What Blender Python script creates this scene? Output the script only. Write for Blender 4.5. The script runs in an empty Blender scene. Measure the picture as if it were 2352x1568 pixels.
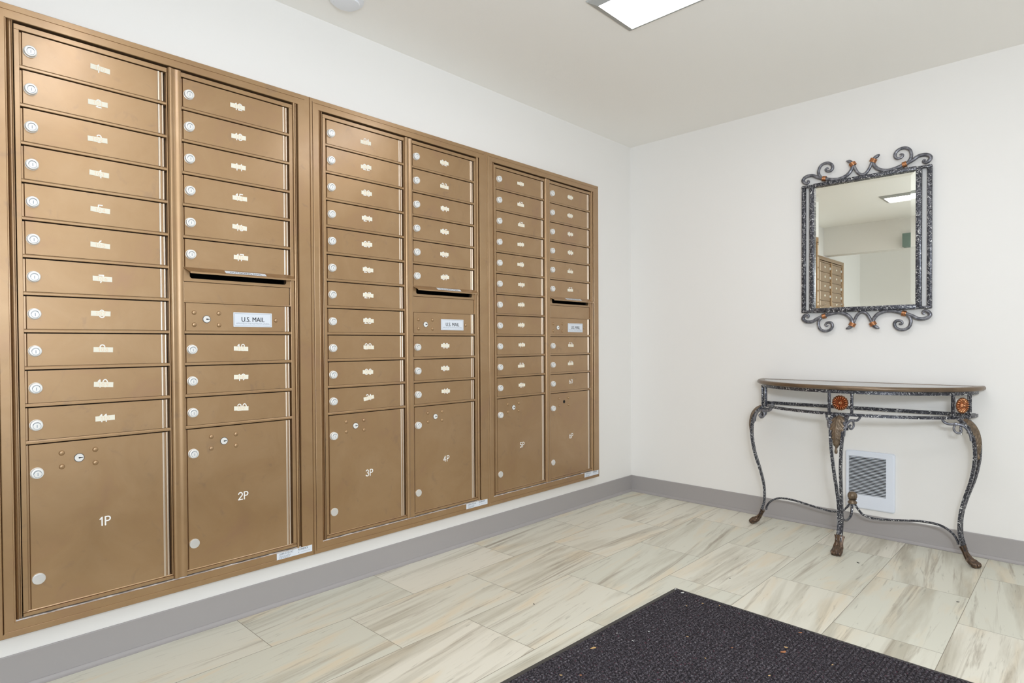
import bpy, bmesh, math, random
from mathutils import Vector, Matrix
random.seed(7)
PI = math.pi
SC = bpy.context.scene
COL = SC.collection

# ------------------------------------------------------------------ camera
cam_d = bpy.data.cameras.new('camera')
cam = bpy.data.objects.new('camera', cam_d); COL.objects.link(cam)
cR, cU, cF = Vector((0.7222, 0.6917, -0.0058)), Vector((-0.0055, 0.0141, 0.9999)), Vector((-0.6917, 0.7221, -0.0140))
cam.matrix_world = Matrix(((cR.x, cU.x, -cF.x, 2.3191), (cR.y, cU.y, -cF.y, -3.6141), (cR.z, cU.z, -cF.z, 1.0249), (0, 0, 0, 1)))
cam_d.sensor_width = 36
cam_d.lens = 1394.94 / 2352 * 36
cam_d.shift_y = 24.83 / 2352
cam_d.clip_start = 0.02
SC.camera = cam

# ------------------------------------------------------------------ world, lights, exposure
SC.view_settings.view_transform = 'Standard'
SC.view_settings.look = 'None'
SC.view_settings.gamma = 1
SC.view_settings.use_curve_mapping = False
SC.view_settings.exposure = 0.33
SC.cycles.use_denoising = True
SC.cycles.max_bounces = 12
SC.cycles.diffuse_bounces = 6
wd = bpy.data.worlds.new('world'); SC.world = wd; wd.use_nodes = True
wd.node_tree.nodes['Background'].inputs[0].default_value = (0.75, 0.86, 1, 1)
wd.node_tree.nodes['Background'].inputs[1].default_value = 1.0

def area_lamp(name, loc, target, sx, sy, watts, col=(1, 1, 1), shape='RECTANGLE'):
    d = bpy.data.lights.new(name, 'AREA'); d.shape = shape; d.size = sx; d.size_y = sy
    d.energy = watts; d.color = col
    o = bpy.data.objects.new(name, d); COL.objects.link(o)
    o.location = loc
    o.rotation_euler = (Vector(target) - Vector(loc)).to_track_quat('-Z', 'Y').to_euler()
    return o
ROOM_W, ROOM_D, CEIL = 3.40, -5.75, 2.372
# daylight coming in at the glazed entrance in the right wall
area_lamp('daylight', (ROOM_W - 0.04, -4.35, 1.15), (0, -4.35, 1.15), 2.3, 1.9, 22, (0.845, 0.92, 1.0))
# added fill lamp with no real source, aimed up to brighten the ceiling
area_lamp('ceiling_fill', (2.70, -3.20, 1.30), (2.3, -1.3, 2.37), 0.35, 0.35, 11, (0.845, 0.92, 1.0), 'DISK')
# the photographer's soft flash beside the camera
area_lamp('flash', (2.60, -3.62, 1.42), (1.9, 0.0, 0.95), 0.22, 0.22, 20, (0.845, 0.92, 1.0), 'DISK')
LIGHT_EMIT = 7.2

# ------------------------------------------------------------------ materials
MATS = {}
def new_mat(name):
    m = bpy.data.materials.new(name); m.use_nodes = True
    MATS[name] = m
    return m, m.node_tree, m.node_tree.nodes['Principled BSDF']
def nd(nt, typ, **kw):
    n = nt.nodes.new(typ)
    for k, v in kw.items():
        if k == 'ins':
            for a, b in v.items(): n.inputs[a].default_value = b
        else: setattr(n, k, v)
    return n
def ramp(nt, stops, interp='LINEAR'):
    r = nt.nodes.new('ShaderNodeValToRGB'); cr = r.color_ramp; cr.interpolation = interp
    while len(cr.elements) < len(stops): cr.elements.new(0.5)
    for e, (p, c) in zip(cr.elements, stops):
        e.position = p; e.color = c if len(c) == 4 else (*c, 1)
    return r
def simple(name, col, rough=0.5, metal=0.0, bump=None, var=None, **extra):
    m, nt, b = new_mat(name)
    b.inputs['Base Color'].default_value = (*col, 1)
    b.inputs['Roughness'].default_value = rough
    b.inputs['Metallic'].default_value = metal
    for k, v in extra.items(): b.inputs[k.replace('_', ' ')].default_value = v
    tc = nd(nt, 'ShaderNodeNewGeometry')
    if bump:
        sc, st, dist = bump
        n = nd(nt, 'ShaderNodeTexNoise', ins={'Scale': sc, 'Detail': 3})
        nt.links.new(tc.outputs['Position'], n.inputs['Vector'])
        bp_ = nd(nt, 'ShaderNodeBump', ins={'Strength': st, 'Distance': dist})
        nt.links.new(n.outputs['Fac'], bp_.inputs['Height']); nt.links.new(bp_.outputs['Normal'], b.inputs['Normal'])
    if var:
        sc, c2 = var
        n = nd(nt, 'ShaderNodeTexNoise', ins={'Scale': sc, 'Detail': 4, 'Roughness': 0.6})
        nt.links.new(tc.outputs['Position'], n.inputs['Vector'])
        r = ramp(nt, [(0.35, (*col, 1)), (0.68, (*c2, 1))])
        nt.links.new(n.outputs['Fac'], r.inputs['Fac']); nt.links.new(r.outputs['Color'], b.inputs['Base Color'])
    return m

simple('wall_paint', (0.84, 0.822, 0.795), 0.55, bump=(95, 0.10, 0.002))
simple('ceiling_paint', (0.93, 0.91, 0.87), 0.8, bump=(140, 0.22, 0.002))
simple('cove_base', (0.360, 0.338, 0.333), 0.42, bump=(300, 0.05, 0.001))
simple('hinge_highlight', (0.70, 0.58, 0.46), 0.30, 0.75)
simple('white_plastic', (0.80, 0.82, 0.86), 0.35)
simple('white_metal', (0.78, 0.82, 0.90), 0.35)
simple('black_gap', (0.008, 0.007, 0.006), 0.9)
simple('dark_slot', (0.012, 0.010, 0.009), 0.7)
simple('label_white', (0.72, 0.76, 0.82), 0.35)
simple('print_dark', (0.03, 0.035, 0.045), 0.5)
simple('print_grey', (0.30, 0.34, 0.40), 0.5)
simple('print_orange', (0.84, 0.65, 0.46), 0.6)
simple('sticker_cream', (0.85, 0.81, 0.68), 0.5)
simple('paint_white', (0.90, 0.88, 0.84), 0.5)
simple('chrome', (0.84, 0.83, 0.81), 0.34, 0.70)
simple('chrome_light', (0.84, 0.83, 0.80), 0.32, 0.25)
simple('light_frame', (0.42, 0.43, 0.42), 0.5)
simple('copper', (0.66, 0.31, 0.15), 0.28, 0.9, var=(110, (0.34, 0.15, 0.075)))
simple('aged_bronze', (0.23, 0.17, 0.115), 0.38, 0.45, var=(60, (0.12, 0.088, 0.062)))
simple('rim_bronze', (0.20, 0.135, 0.08), 0.30, 0.35, var=(8, (0.12, 0.08, 0.05)))
simple('paw_bronze', (0.17, 0.11, 0.07), 0.33, 0.6, var=(90, (0.05, 0.035, 0.03)))
simple('mat_rubber', (0.060, 0.056, 0.052), 0.7, bump=(200, 0.2, 0.001))
simple('leaf_tan', (0.62, 0.40, 0.17), 0.7)
simple('leaf_orange', (0.42, 0.17, 0.07), 0.7)
simple('paper_scrap', (0.75, 0.75, 0.72), 0.7)
simple('grit_dark', (0.03, 0.028, 0.02), 0.8)
simple('box_green', (0.19, 0.27, 0.24), 0.5)
simple('sealant', (0.62, 0.58, 0.55), 0.6, var=(60, (0.38, 0.30, 0.24)))

def mat_bronze():
    m, nt, b = new_mat('bronze_paint')
    g = nd(nt, 'ShaderNodeNewGeometry')
    n = nd(nt, 'ShaderNodeTexNoise', ins={'Scale': 5.0, 'Detail': 5, 'Roughness': 0.62, 'Distortion': 0.6})
    nt.links.new(g.outputs['Position'], n.inputs['Vector'])
    r = ramp(nt, [(0.30, (0.44, 0.282, 0.145)), (0.55, (0.405, 0.25, 0.120)), (0.72, (0.39, 0.232, 0.122))])
    nt.links.new(n.outputs['Fac'], r.inputs['Fac'])
    # greasy smudges and handling stains
    n4 = nd(nt, 'ShaderNodeTexNoise', ins={'Scale': 16.0, 'Detail': 5, 'Roughness': 0.6, 'Distortion': 1.0}); nt.links.new(g.outputs['Position'], n4.inputs['Vector'])
    r4 = ramp(nt, [(0.60, (0, 0, 0)), (0.72, (0.34, 0.34, 0.34))]); nt.links.new(n4.outputs['Fac'], r4.inputs['Fac'])
    m4 = nd(nt, 'ShaderNodeMix', data_type='RGBA'); nt.links.new(r4.outputs['Color'], m4.inputs['Factor']); nt.links.new(r.outputs['Color'], m4.inputs['A'])
    m4.inputs['B'].default_value = (0.27, 0.175, 0.115, 1); nt.links.new(m4.outputs['Result'], b.inputs['Base Color'])
    n2 = nd(nt, 'ShaderNodeTexNoise', ins={'Scale': 9.0, 'Detail': 6, 'Roughness': 0.65})
    nt.links.new(g.outputs['Position'], n2.inputs['Vector'])
    mr = nd(nt, 'ShaderNodeMapRange', ins={'From Min': 0.3, 'From Max': 0.7, 'To Min': 0.36, 'To Max': 0.46})
    nt.links.new(n2.outputs['Fac'], mr.inputs['Value']); nt.links.new(mr.outputs['Result'], b.inputs['Roughness'])
    b.inputs['Metallic'].default_value = 0.72
    b.inputs['Coat Weight'].default_value = 0.9; b.inputs['Coat Roughness'].default_value = 0.24
    # fine sparkle grain of the metallic coating
    n3 = nd(nt, 'ShaderNodeTexNoise', ins={'Scale': 900.0, 'Detail': 1})
    nt.links.new(g.outputs['Position'], n3.inputs['Vector'])
    bu = nd(nt, 'ShaderNodeBump', ins={'Strength': 0.06, 'Distance': 0.0004})
    nt.links.new(n3.outputs['Fac'], bu.inputs['Height']); nt.links.new(bu.outputs['Normal'], b.inputs['Normal'])
mat_bronze()

def mat_pewter():
    m, nt, b = new_mat('hammered_pewter')
    g = nd(nt, 'ShaderNodeNewGeometry')
    n = nd(nt, 'ShaderNodeTexNoise', ins={'Scale': 88.0, 'Detail': 0.0, 'Roughness': 0.4, 'Distortion': 0.2})
    nt.links.new(g.outputs['Position'], n.inputs['Vector'])
    s = nd(nt, 'ShaderNodeMath', operation='SUBTRACT', ins={1: 0.5}); nt.links.new(n.outputs['Fac'], s.inputs[0])
    a = nd(nt, 'ShaderNodeMath', operation='ABSOLUTE'); nt.links.new(s.outputs[0], a.inputs[0])
    mk = nd(nt, 'ShaderNodeTexNoise', ins={'Scale': 70.0, 'Detail': 0.0}); mo = nd(nt, 'ShaderNodeMapping'); mo.inputs['Location'].default_value = (7, 2, 4)
    nt.links.new(g.outputs['Position'], mo.inputs['Vector']); nt.links.new(mo.outputs[0], mk.inputs['Vector'])
    mm = nd(nt, 'ShaderNodeMapRange', ins={'From Min': 0.38, 'From Max': 0.43, 'To Min': 0.2, 'To Max': 0.0}); nt.links.new(mk.outputs['Fac'], mm.inputs['Value'])
    aa = nd(nt, 'ShaderNodeMath', operation='ADD'); nt.links.new(a.outputs[0], aa.inputs[0]); nt.links.new(mm.outputs[0], aa.inputs[1])
    r = ramp(nt, [(0.0, (1, 1, 1)), (0.016, (1, 1, 1)), (0.026, (0, 0, 0))]); nt.links.new(aa.outputs[0], r.inputs['Fac'])
    n2 = nd(nt, 'ShaderNodeTexNoise', ins={'Scale': 120.0, 'Detail': 3})
    nt.links.new(g.outputs['Position'], n2.inputs['Vector'])
    base = ramp(nt, [(0.40, (0.028, 0.029, 0.037)), (0.58, (0.070, 0.072, 0.088)), (0.72, (0.20, 0.20, 0.22))])
    nt.links.new(n2.outputs['Fac'], base.inputs['Fac'])
    mx = nd(nt, 'ShaderNodeMix', data_type='RGBA'); nt.links.new(r.outputs['Color'], mx.inputs['Factor'])
    nt.links.new(base.outputs['Color'], mx.inputs['A']); mx.inputs['B'].default_value = (0.74, 0.74, 0.74, 1)
    nt.links.new(mx.outputs['Result'], b.inputs['Base Color'])
    b.inputs['Metallic'].default_value = 0.35; b.inputs['Roughness'].default_value = 0.32
    bu = nd(nt, 'ShaderNodeBump', ins={'Strength': 0.5, 'Distance': 0.0015})
    nt.links.new(r.outputs['Color'], bu.inputs['Height']); nt.links.new(bu.outputs['Normal'], b.inputs['Normal'])
mat_pewter()
simple('brushed_pewter', (0.085, 0.088, 0.105), 0.30, 0.45, var=(55, (0.30, 0.30, 0.33)))

def mat_mirror():
    m, nt, b = new_mat('mirror_silver')
    b.inputs['Base Color'].default_value = (0.96, 0.96, 0.875, 1); b.inputs['Metallic'].default_value = 1
    b.inputs['Roughness'].default_value = 0.0
mat_mirror()
def mat_glass():
    m, nt, b = new_mat('table_glass')
    b.inputs['Base Color'].default_value = (0.93, 0.97, 0.97, 1); b.inputs['Roughness'].default_value = 0.015
    b.inputs['IOR'].default_value = 1.5; b.inputs['Transmission Weight'].default_value = 1.0
mat_glass()
def mat_emit():
    m, nt, b = new_mat('lit_diffuser')
    b.inputs['Base Color'].default_value = (0.9, 0.88, 0.86, 1)
    b.inputs['Emission Color'].default_value = (0.97, 0.97, 1.0, 1); b.inputs['Emission Strength'].default_value = LIGHT_EMIT
mat_emit()

def mat_floor():
    m, nt, b = new_mat('marble_tile')
    L = nt.links
    g = nd(nt, 'ShaderNodeNewGeometry'); sp = nd(nt, 'ShaderNodeSeparateXYZ'); L.new(g.outputs['Position'], sp.inputs[0])
    def M_(op, a, b_=None, c=None):
        n = nd(nt, 'ShaderNodeMath', operation=op)
        for i, v in enumerate((a, b_, c)):
            if v is None: continue
            if hasattr(v, 'links'): L.new(v, n.inputs[i])
            else: n.inputs[i].default_value = v
        return n.outputs[0]
    x, y = sp.outputs['X'], sp.outputs['Y']
    TW, TL = 0.332, 0.5965
    u = M_('DIVIDE', M_('ADD', x, 0.025), TW)
    cu = M_('FLOOR', u); fu = M_('SUBTRACT', u, cu)
    par = M_('MODULO', M_('ADD', cu, 20), 2)
    v = M_('ADD', M_('DIVIDE', M_('ADD', y, 2.702), TL), M_('MULTIPLY', par, 0.5))
    v = M_('SUBTRACT', v, M_('MULTIPLY', 0.0, cu))
    cv = M_('FLOOR', v); fv = M_('SUBTRACT', v, cv)
    # joint mask
    du = M_('MULTIPLY', M_('MINIMUM', fu, M_('SUBTRACT', 1, fu)), TW)
    dv = M_('MULTIPLY', M_('MINIMUM', fv, M_('SUBTRACT', 1, fv)), TL)
    d = M_('MINIMUM', du, dv)
    joint = nd(nt, 'ShaderNodeMapRange', ins={'From Min': 0.0006, 'From Max': 0.0015, 'To Min': 1, 'To Max': 0}); L.new(d, joint.inputs['Value'])
    # per tile random
    cid = nd(nt, 'ShaderNodeCombineXYZ'); L.new(cu, cid.inputs[0]); L.new(cv, cid.inputs[1])
    wn = nd(nt, 'ShaderNodeTexWhiteNoise', noise_dimensions='2D'); L.new(cid.outputs[0], wn.inputs['Vector'])
    ws = nd(nt, 'ShaderNodeSeparateColor'); L.new(wn.outputs['Color'], ws.inputs[0])
    r1, r2, r3 = ws.outputs[0], ws.outputs[1], ws.outputs[2]
    # streak coordinates: stretched along the tile, slightly skewed per tile
    skew = M_('MULTIPLY', M_('SUBTRACT', r3, 0.35), 0.22)
    xs = M_('ADD', M_('ADD', x, M_('MULTIPLY', y, skew)), M_('MULTIPLY', r1, 31))
    ys = M_('ADD', y, M_('MULTIPLY', r2, 47))
    def streak(fx, fy, detail, rough, dist, off):
        c = nd(nt, 'ShaderNodeCombineXYZ')
        L.new(M_('MULTIPLY', xs, fx), c.inputs[0]); L.new(M_('MULTIPLY', ys, fy), c.inputs[1]); c.inputs[2].default_value = off
        n = nd(nt, 'ShaderNodeTexNoise', ins={'Scale': 1.0, 'Detail': detail, 'Roughness': rough, 'Distortion': dist})
        L.new(c.outputs[0], n.inputs['Vector']); return n.outputs['Fac']
    sA = streak(10, 0.75, 5, 0.60, 0.5, 1.0)
    sB = streak(24, 1.0, 6, 0.66, 0.6, 5.0)
    sC = streak(60, 6.5, 4, 0.6, 0.4, 9.0)
    sD = streak(11, 2.0, 3, 0.5, 0.5, 13.0)
    base = nd(nt, 'ShaderNodeMix', data_type='RGBA'); L.new(r1, base.inputs['Factor'])
    base.inputs['A'].default_value = (0.77, 0.735, 0.635, 1); base.inputs['B'].default_value = (0.665, 0.66, 0.565, 1)
    def over(prev, fac_socket, lo, hi, col, mx_):
        mr = nd(nt, 'ShaderNodeMapRange', ins={'From Min': lo, 'From Max': hi, 'To Min': 0, 'To Max': mx_}); L.new(fac_socket, mr.inputs['Value'])
        mm = nd(nt, 'ShaderNodeMix', data_type='RGBA'); L.new(mr.outputs[0], mm.inputs['Factor'])
        L.new(prev, mm.inputs['A']); mm.inputs['B'].default_value = (*col, 1); return mm.outputs['Result']
    c = over(base.outputs['Result'], sD, 0.53, 0.70, (0.74, 0.62, 0.44), 0.60)
    c = over(c, sA, 0.51, 0.69, (0.44, 0.405, 0.315), 0.80)
    c = over(c, sB, 0.56, 0.69, (0.325, 0.275, 0.205), 0.82)
    c = over(c, sC, 0.62, 0.74, (0.24, 0.225, 0.17), 0.55)
    jm = nd(nt, 'ShaderNodeMix', data_type='RGBA'); L.new(joint.outputs[0], jm.inputs['Factor'])
    L.new(c, jm.inputs['A']); jm.inputs['B'].default_value = (0.27, 0.24, 0.18, 1)
    L.new(jm.outputs['Result'], b.inputs['Base Color'])
    b.inputs['Roughness'].default_value = 0.42
    b.inputs['Specular IOR Level'].default_value = 0.35
    bu = nd(nt, 'ShaderNodeBump', ins={'Strength': 0.35, 'Distance': 0.001}); bu.invert = True
    L.new(joint.outputs[0], bu.inputs['Height']); L.new(bu.outputs['Normal'], b.inputs['Normal'])
mat_floor()

def mat_carpet():
    m, nt, b = new_mat('mat_pile')
    L = nt.links
    g = nd(nt, 'ShaderNodeTexCoord')
    n = nd(nt, 'ShaderNodeTexNoise', ins={'Scale': 150.0, 'Detail': 3, 'Roughness': 0.7}); L.new(g.outputs['Object'], n.inputs['Vector'])
    r = ramp(nt, [(0.34, (0.010, 0.009, 0.010)), (0.48, (0.034, 0.029, 0.034)), (0.60, (0.090, 0.080, 0.092)), (0.74, (0.27, 0.255, 0.27))])
    L.new(n.outputs['Fac'], r.inputs['Fac'])
    n2 = nd(nt, 'ShaderNodeTexNoise', ins={'Scale': 120.0, 'Detail': 1, 'Roughness': 0.5}); 
    mp = nd(nt, 'ShaderNodeMapping'); mp.inputs['Location'].default_value = (5, 3, 1)
    L.new(g.outputs['Object'], mp.inputs['Vector']); L.new(mp.outputs[0], n2.inputs['Vector'])
    r2 = ramp(nt, [(0.68, (0, 0, 0)), (0.74, (1, 1, 1))]); L.new(n2.outputs['Fac'], r2.inputs['Fac'])
    mx = nd(nt, 'ShaderNodeMix', data_type='RGBA'); L.new(r2.outputs['Color'], mx.inputs['Factor'])
    L.new(r.outputs['Color'], mx.inputs['A']); mx.inputs['B'].default_value = (0.10, 0.035, 0.05, 1)
    L.new(mx.outputs['Result'], b.inputs['Base Color'])
    b.inputs['Roughness'].default_value = 0.95; b.inputs['Specular IOR Level'].default_value = 0.15
    bu = nd(nt, 'ShaderNodeBump', ins={'Strength': 0.8, 'Distance': 0.003}); L.new(n.outputs['Fac'], bu.inputs['Height']); L.new(bu.outputs['Normal'], b.inputs['Normal'])
mat_carpet()

# ------------------------------------------------------------------ mesh helpers
class MB:
    def __init__(s): s.v = []; s.f = []; s.mi = []; s.cur = 0
    def add(s, vs, fs):
        o = len(s.v); s.v += [tuple(v) for v in vs]
        for f in fs: s.f.append([i + o for i in f]); s.mi.append(s.cur)
        return s
    def quad(s, a, b, c, d): return s.add([a, b, c, d], [(0, 1, 2, 3)])
    def box(s, x0, y0, z0, x1, y1, z1, bev=0.0):
        if bev <= 0:
            vs = [(x, y, z) for x in (x0, x1) for y in (y0, y1) for z in (z0, z1)]
            return s.add(vs, [(0, 1, 3, 2), (4, 6, 7, 5), (0, 4, 5, 1), (2, 3, 7, 6), (0, 2, 6, 4), (1, 5, 7, 3)])
        bm = bmesh.new(); bmesh.ops.create_cube(bm, size=1)
        for v in bm.verts: v.co = Vector((x0 + (v.co.x + .5) * (x1 - x0), y0 + (v.co.y + .5) * (y1 - y0), z0 + (v.co.z + .5) * (z1 - z0)))
        bmesh.ops.bevel(bm, geom=bm.edges[:], offset=bev, segments=2, profile=0.5, affect='EDGES')
        return s.bm(bm)
    def bm(s, bm, mat=None):
        bm.verts.index_update()
        s.add([(mat @ v.co if mat else v.co)[:] for v in bm.verts], [[v.index for v in f.verts] for f in bm.faces]); bm.free(); return s
    def extrude(s, prof, axis, a, b, cap=True):
        """closed profile extruded along an axis: prof points are the two other coordinates in xyz order"""
        n = len(prof)
        def mk(p, t):
            q = list(p); q.insert(axis, t); return tuple(q)
        vs = [mk(p, a) for p in prof] + [mk(p, b) for p in prof]
        fs = [(i, (i + 1) % n, n + (i + 1) % n, n + i) for i in range(n)]
        if cap: fs += [tuple(range(n))[::-1], tuple(range(n, 2 * n))]
        return s.add(vs, fs)
    def strip(s, prof, axis, a, b):
        n = len(prof)
        def mk(p, t):
            q = list(p); q.insert(axis, t); return tuple(q)
        return s.add([mk(p, a) for p in prof] + [mk(p, b) for p in prof], [(i, i + 1, n + i + 1, n + i) for i in range(n - 1)])
    def lathe(s, prof, n=28, mat=None, wob=None):
        """prof = [(r, h)] about +Z"""
        vs = []; fs = []
        for j, (r, h) in enumerate(prof):
            for i in range(n):
                a = 2 * PI * i / n; rr = r * (wob(a, j) if wob else 1)
                p = Vector((rr * math.cos(a), rr * math.sin(a), h)); vs.append((mat @ p if mat else p)[:])
        for j in range(len(prof) - 1):
            for i in range(n):
                k = (i + 1) % n; fs.append((j * n + i, j * n + k, (j + 1) * n + k, (j + 1) * n + i))
        fs.append(tuple(range(n))[::-1]); fs.append(tuple(range((len(prof) - 1) * n, len(prof) * n)))
        return s.add(vs, fs)
    def tube(s, pts, r, n=8, up=(0, 0, 1), sq=None, cap=True):
        """pts: list of Vector; r: radius or list; sq=(w,h) factors for a flattened bar"""
        pts = [Vector(p) for p in pts]; m = len(pts)
        rs = r if isinstance(r, (list, tuple)) else [r] * m
        upv = Vector(up); rings = []; prev = None
        for i, p in enumerate(pts):
            t = (pts[min(i + 1, m - 1)] - pts[max(i - 1, 0)]).normalized()
            if prev is None: a = upv - t * upv.dot(t); a = a if a.length > 1e-4 else Vector((1, 0, 0)) - t * t.x
            else: a = prev - t * prev.dot(t)
            a.normalize(); prev = a; b = t.cross(a)
            w, h = sq if sq else (1, 1)
            ring = []
            for k in range(n):
                an = 2 * PI * (k + 0.5) / n
                if n == 4: ca, sa = (1.0 if k in (0, 3) else -1.0), (1.0 if k in (0, 1) else -1.0)
                else: ca, sa = math.cos(an), math.sin(an)
                ring.append((p + a * (ca * rs[i] * h) + b * (sa * rs[i] * w))[:])
            rings.append(ring)
        vs = [v for r_ in rings for v in r_]
        fs = [(j * n + i, j * n + (i + 1) % n, (j + 1) * n + (i + 1) % n, (j + 1) * n + i) for j in range(m - 1) for i in range(n)]
        if cap: fs += [tuple(range(n))[::-1], tuple(range((m - 1) * n, m * n))]
        return s.add(vs, fs)
    def mesh(s, name, mats, smooth=35):
        me = bpy.data.meshes.new(name); me.from_pydata(s.v, [], s.f)
        for m in (mats if isinstance(mats, (list, tuple)) else [mats]): me.materials.append(MATS[m])
        me.polygons.foreach_set('material_index', s.mi)
        bm = bmesh.new(); bm.from_mesh(me); bmesh.ops.recalc_face_normals(bm, faces=bm.faces); bm.to_mesh(me); bm.free()
        if smooth:
            me.polygons.foreach_set('use_smooth', [True] * len(me.polygons)); me.set_sharp_from_angle(angle=math.radians(smooth))
        me.update(); return me

def obj(name, me, parent=None, loc=(0, 0, 0), rot=(0, 0, 0)):
    o = bpy.data.objects.new(name, me); COL.objects.link(o)
    o.location = loc; o.rotation_euler = rot
    if parent: o.parent = parent
    return o
def tag(o, label, cat, group=None, kind=None):
    o['label'] = label; o['category'] = cat
    if group: o['group'] = group
    if kind: o['kind'] = kind
    return o
def thing(name, label, cat, loc, group=None, rz=0):
    return tag(obj(name, None, None, loc, (0, 0, rz)), label, cat, group)
def struct(name, me, label=None):
    o = obj(name, me); o['kind'] = 'structure'
    if label: o['label'] = label
    return o
def spline(pts, k=6):
    """Catmull-Rom through points of any dimension"""
    P = [Vector(p) for p in pts]; P = [P[0] * 2 - P[1]] + P + [P[-1] * 2 - P[-2]]
    out = []
    for i in range(1, len(P) - 2):
        p0, p1, p2, p3 = P[i - 1:i + 3]
        for j in range(k):
            t = j / k
            out.append(0.5 * ((2 * p1) + (p2 - p0) * t + (2 * p0 - 5 * p1 + 4 * p2 - p3) * t * t + (3 * p1 - p0 - 3 * p2 + p3) * t ** 3))
    out.append(P[-2]); return out

# ---- lettering
def arc(cx, cy, rx, ry, a0, a1, n=14):
    return [(cx + rx * math.cos(math.radians(a0 + (a1 - a0) * i / n)), cy + ry * math.sin(math.radians(a0 + (a1 - a0) * i / n))) for i in range(n + 1)]
GL = {
 '0': (0.62, [arc(.31, .5, .27, .48, 0, 360, 28)]),
 '1': (0.34, [[(.03, .76), (.22, .97), (.22, 0.0)]]),
 '2': (0.60, [arc(.29, .70, .25, .28, 165, -35, 14) + [(.03, .02), (.56, .02)]]),
 '3': (0.60, [arc(.28, .74, .23, .24, 160, -88, 14), arc(.28, .26, .26, .25, 88, -160, 14)]),
 '4': (0.62, [[(.42, 0), (.42, .98), (.02, .30), (.58, .30)]]),
 '5': (0.60, [[(.52, .98), (.10, .98), (.07, .56)] + arc(.28, .32, .26, .31, 125, -150, 16)]),
 '6': (0.62, [arc(.31, .29, .26, .28, 0, 360, 24), arc(.60, .32, .55, .66, 120, 178, 8)]),
 '7': (0.58, [[(.03, .97), (.54, .97), (.20, 0)]]),
 '8': (0.62, [arc(.31, .73, .21, .24, 0, 360, 22), arc(.31, .25, .27, .26, 0, 360, 22)]),
 '9': (0.62, [arc(.31, .70, .26, .28, 0, 360, 24), arc(.02, .66, .55, .66, -60, -2, 8)]),
 'P': (0.60, [[(.06, 0), (.06, .98), (.30, .98)] + arc(.30, .73, .25, .25, 90, -90, 12) + [(.06, .48)]]),
}
def strokes(mb, text, h, cx, cz, x, wid=0.115, gap=0.16, wscale=1.0):
    """flat painted numerals standing on the plane x = const, reading along +y"""
    x0 = x; tot = sum(GL[c][0] for c in text) + gap * (len(text) - 1)
    pen = -tot / 2; w = wid * h / 2
    for c in text:
        runs = []
        for pl in GL[c][1]:
            Q = [Vector(((pen + a) * h * wscale + cx, (b - 0.5) * h + cz)) for a, b in pl]
            Q = [q for i, q in enumerate(Q) if i == 0 or (q - Q[i - 1]).length > 1e-6]
            cur = [Q[0]]
            for i in range(1, len(Q)):
                cur.append(Q[i])
                if i < len(Q) - 1 and (Q[i] - Q[i - 1]).length > 1e-6 and (Q[i + 1] - Q[i]).length > 1e-6 and (Q[i] - Q[i - 1]).angle(Q[i + 1] - Q[i]) > math.radians(35): runs.append(cur); cur = [Q[i]]
            runs.append(cur)
        for ri, P in enumerate(runs):
            x = x0 + .00007 * ri
            for e in (P[0], P[-1]):
                if (P[0] - P[-1]).length < 1e-5: continue
                mb.add([(x - .00004 - .00002 * (e is P[0]), e.x + w * math.cos(PI * k / 6), e.y + w * math.sin(PI * k / 6)) for k in range(12)], [tuple(range(12))])
            n = len(P); closed = (P[0] - P[-1]).length < 1e-5
            L_, R_ = [], []
            for i in range(n):
                a = P[i - 1] if i else (P[-2] if closed else None); b = P[i + 1] if i < n - 1 else (P[1] if closed else None)
                d0 = (P[i] - a).normalized() if a is not None else None; d1 = (b - P[i]).normalized() if b is not None else None
                if d0 is None: d0 = d1
                if d1 is None: d1 = d0
                t = (d0 + d1)
                t = t.normalized() if t.length > 1e-4 else d1
                nn = Vector((-t.y, t.x)); sc = 1 / max(0.45, nn.dot(Vector((-d1.y, d1.x))))
                L_.append(P[i] + nn * w * sc); R_.append(P[i] - nn * w * sc)
            for i in range(n - 1):
                mb.quad((x, *R_[i]), (x, *R_[i + 1]), (x, *L_[i + 1]), (x, *L_[i]))
        pen += GL[c][0] + gap
    return mb
_txt = {}
def text_into(mb, s, size, origin, ax, ay, bold=0.0, align='CENTER', sx=1.0):
    """sets lettering into mb: ax = reading direction, ay = up direction"""
    key = (s, bold)
    if key not in _txt:
        cu = bpy.data.curves.new('t', 'FONT'); cu.body = s; cu.size = 1; cu.offset = bold; cu.resolution_u = 3
        o = bpy.data.objects.new('t', cu); COL.objects.link(o)
        bpy.context.view_layer.update()
        me = bpy.data.meshes.new_from_object(o.evaluated_get(bpy.context.evaluated_depsgraph_get()))
        _txt[key] = ([v.co.copy() for v in me.vertices], [list(p.vertices) for p in me.polygons])
        bpy.data.objects.remove(o); bpy.data.curves.remove(cu); bpy.data.meshes.remove(me)
    vs, fs = _txt[key]
    x0 = min(v.x for v in vs); x1 = max(v.x for v in vs)
    off = -(x0 + x1) / 2 if align == 'CENTER' else -x0
    O, A, B = Vector(origin), Vector(ax), Vector(ay)
    mb.add([(O + A * ((v.x + off) * size * sx) + B * (v.y * size))[:] for v in vs], fs)
    return (x1 - x0) * size * sx

# ------------------------------------------------------------------ the room
UY0, UW, CW, ZL, PIT = -2.30424, 0.98476, 0.43817, 1.90044, 0.111125
BASE = ZL - 1.727                                    # underside of the cabinet trim
def unit_y(k): return UY0 + (k - 1) * UW             # v = 0 of cabinet k
UNITS = [(unit_y(0), 'A'), (unit_y(1), 'B'), (unit_y(2), 'C'), (-4.765, 'D')]

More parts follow.
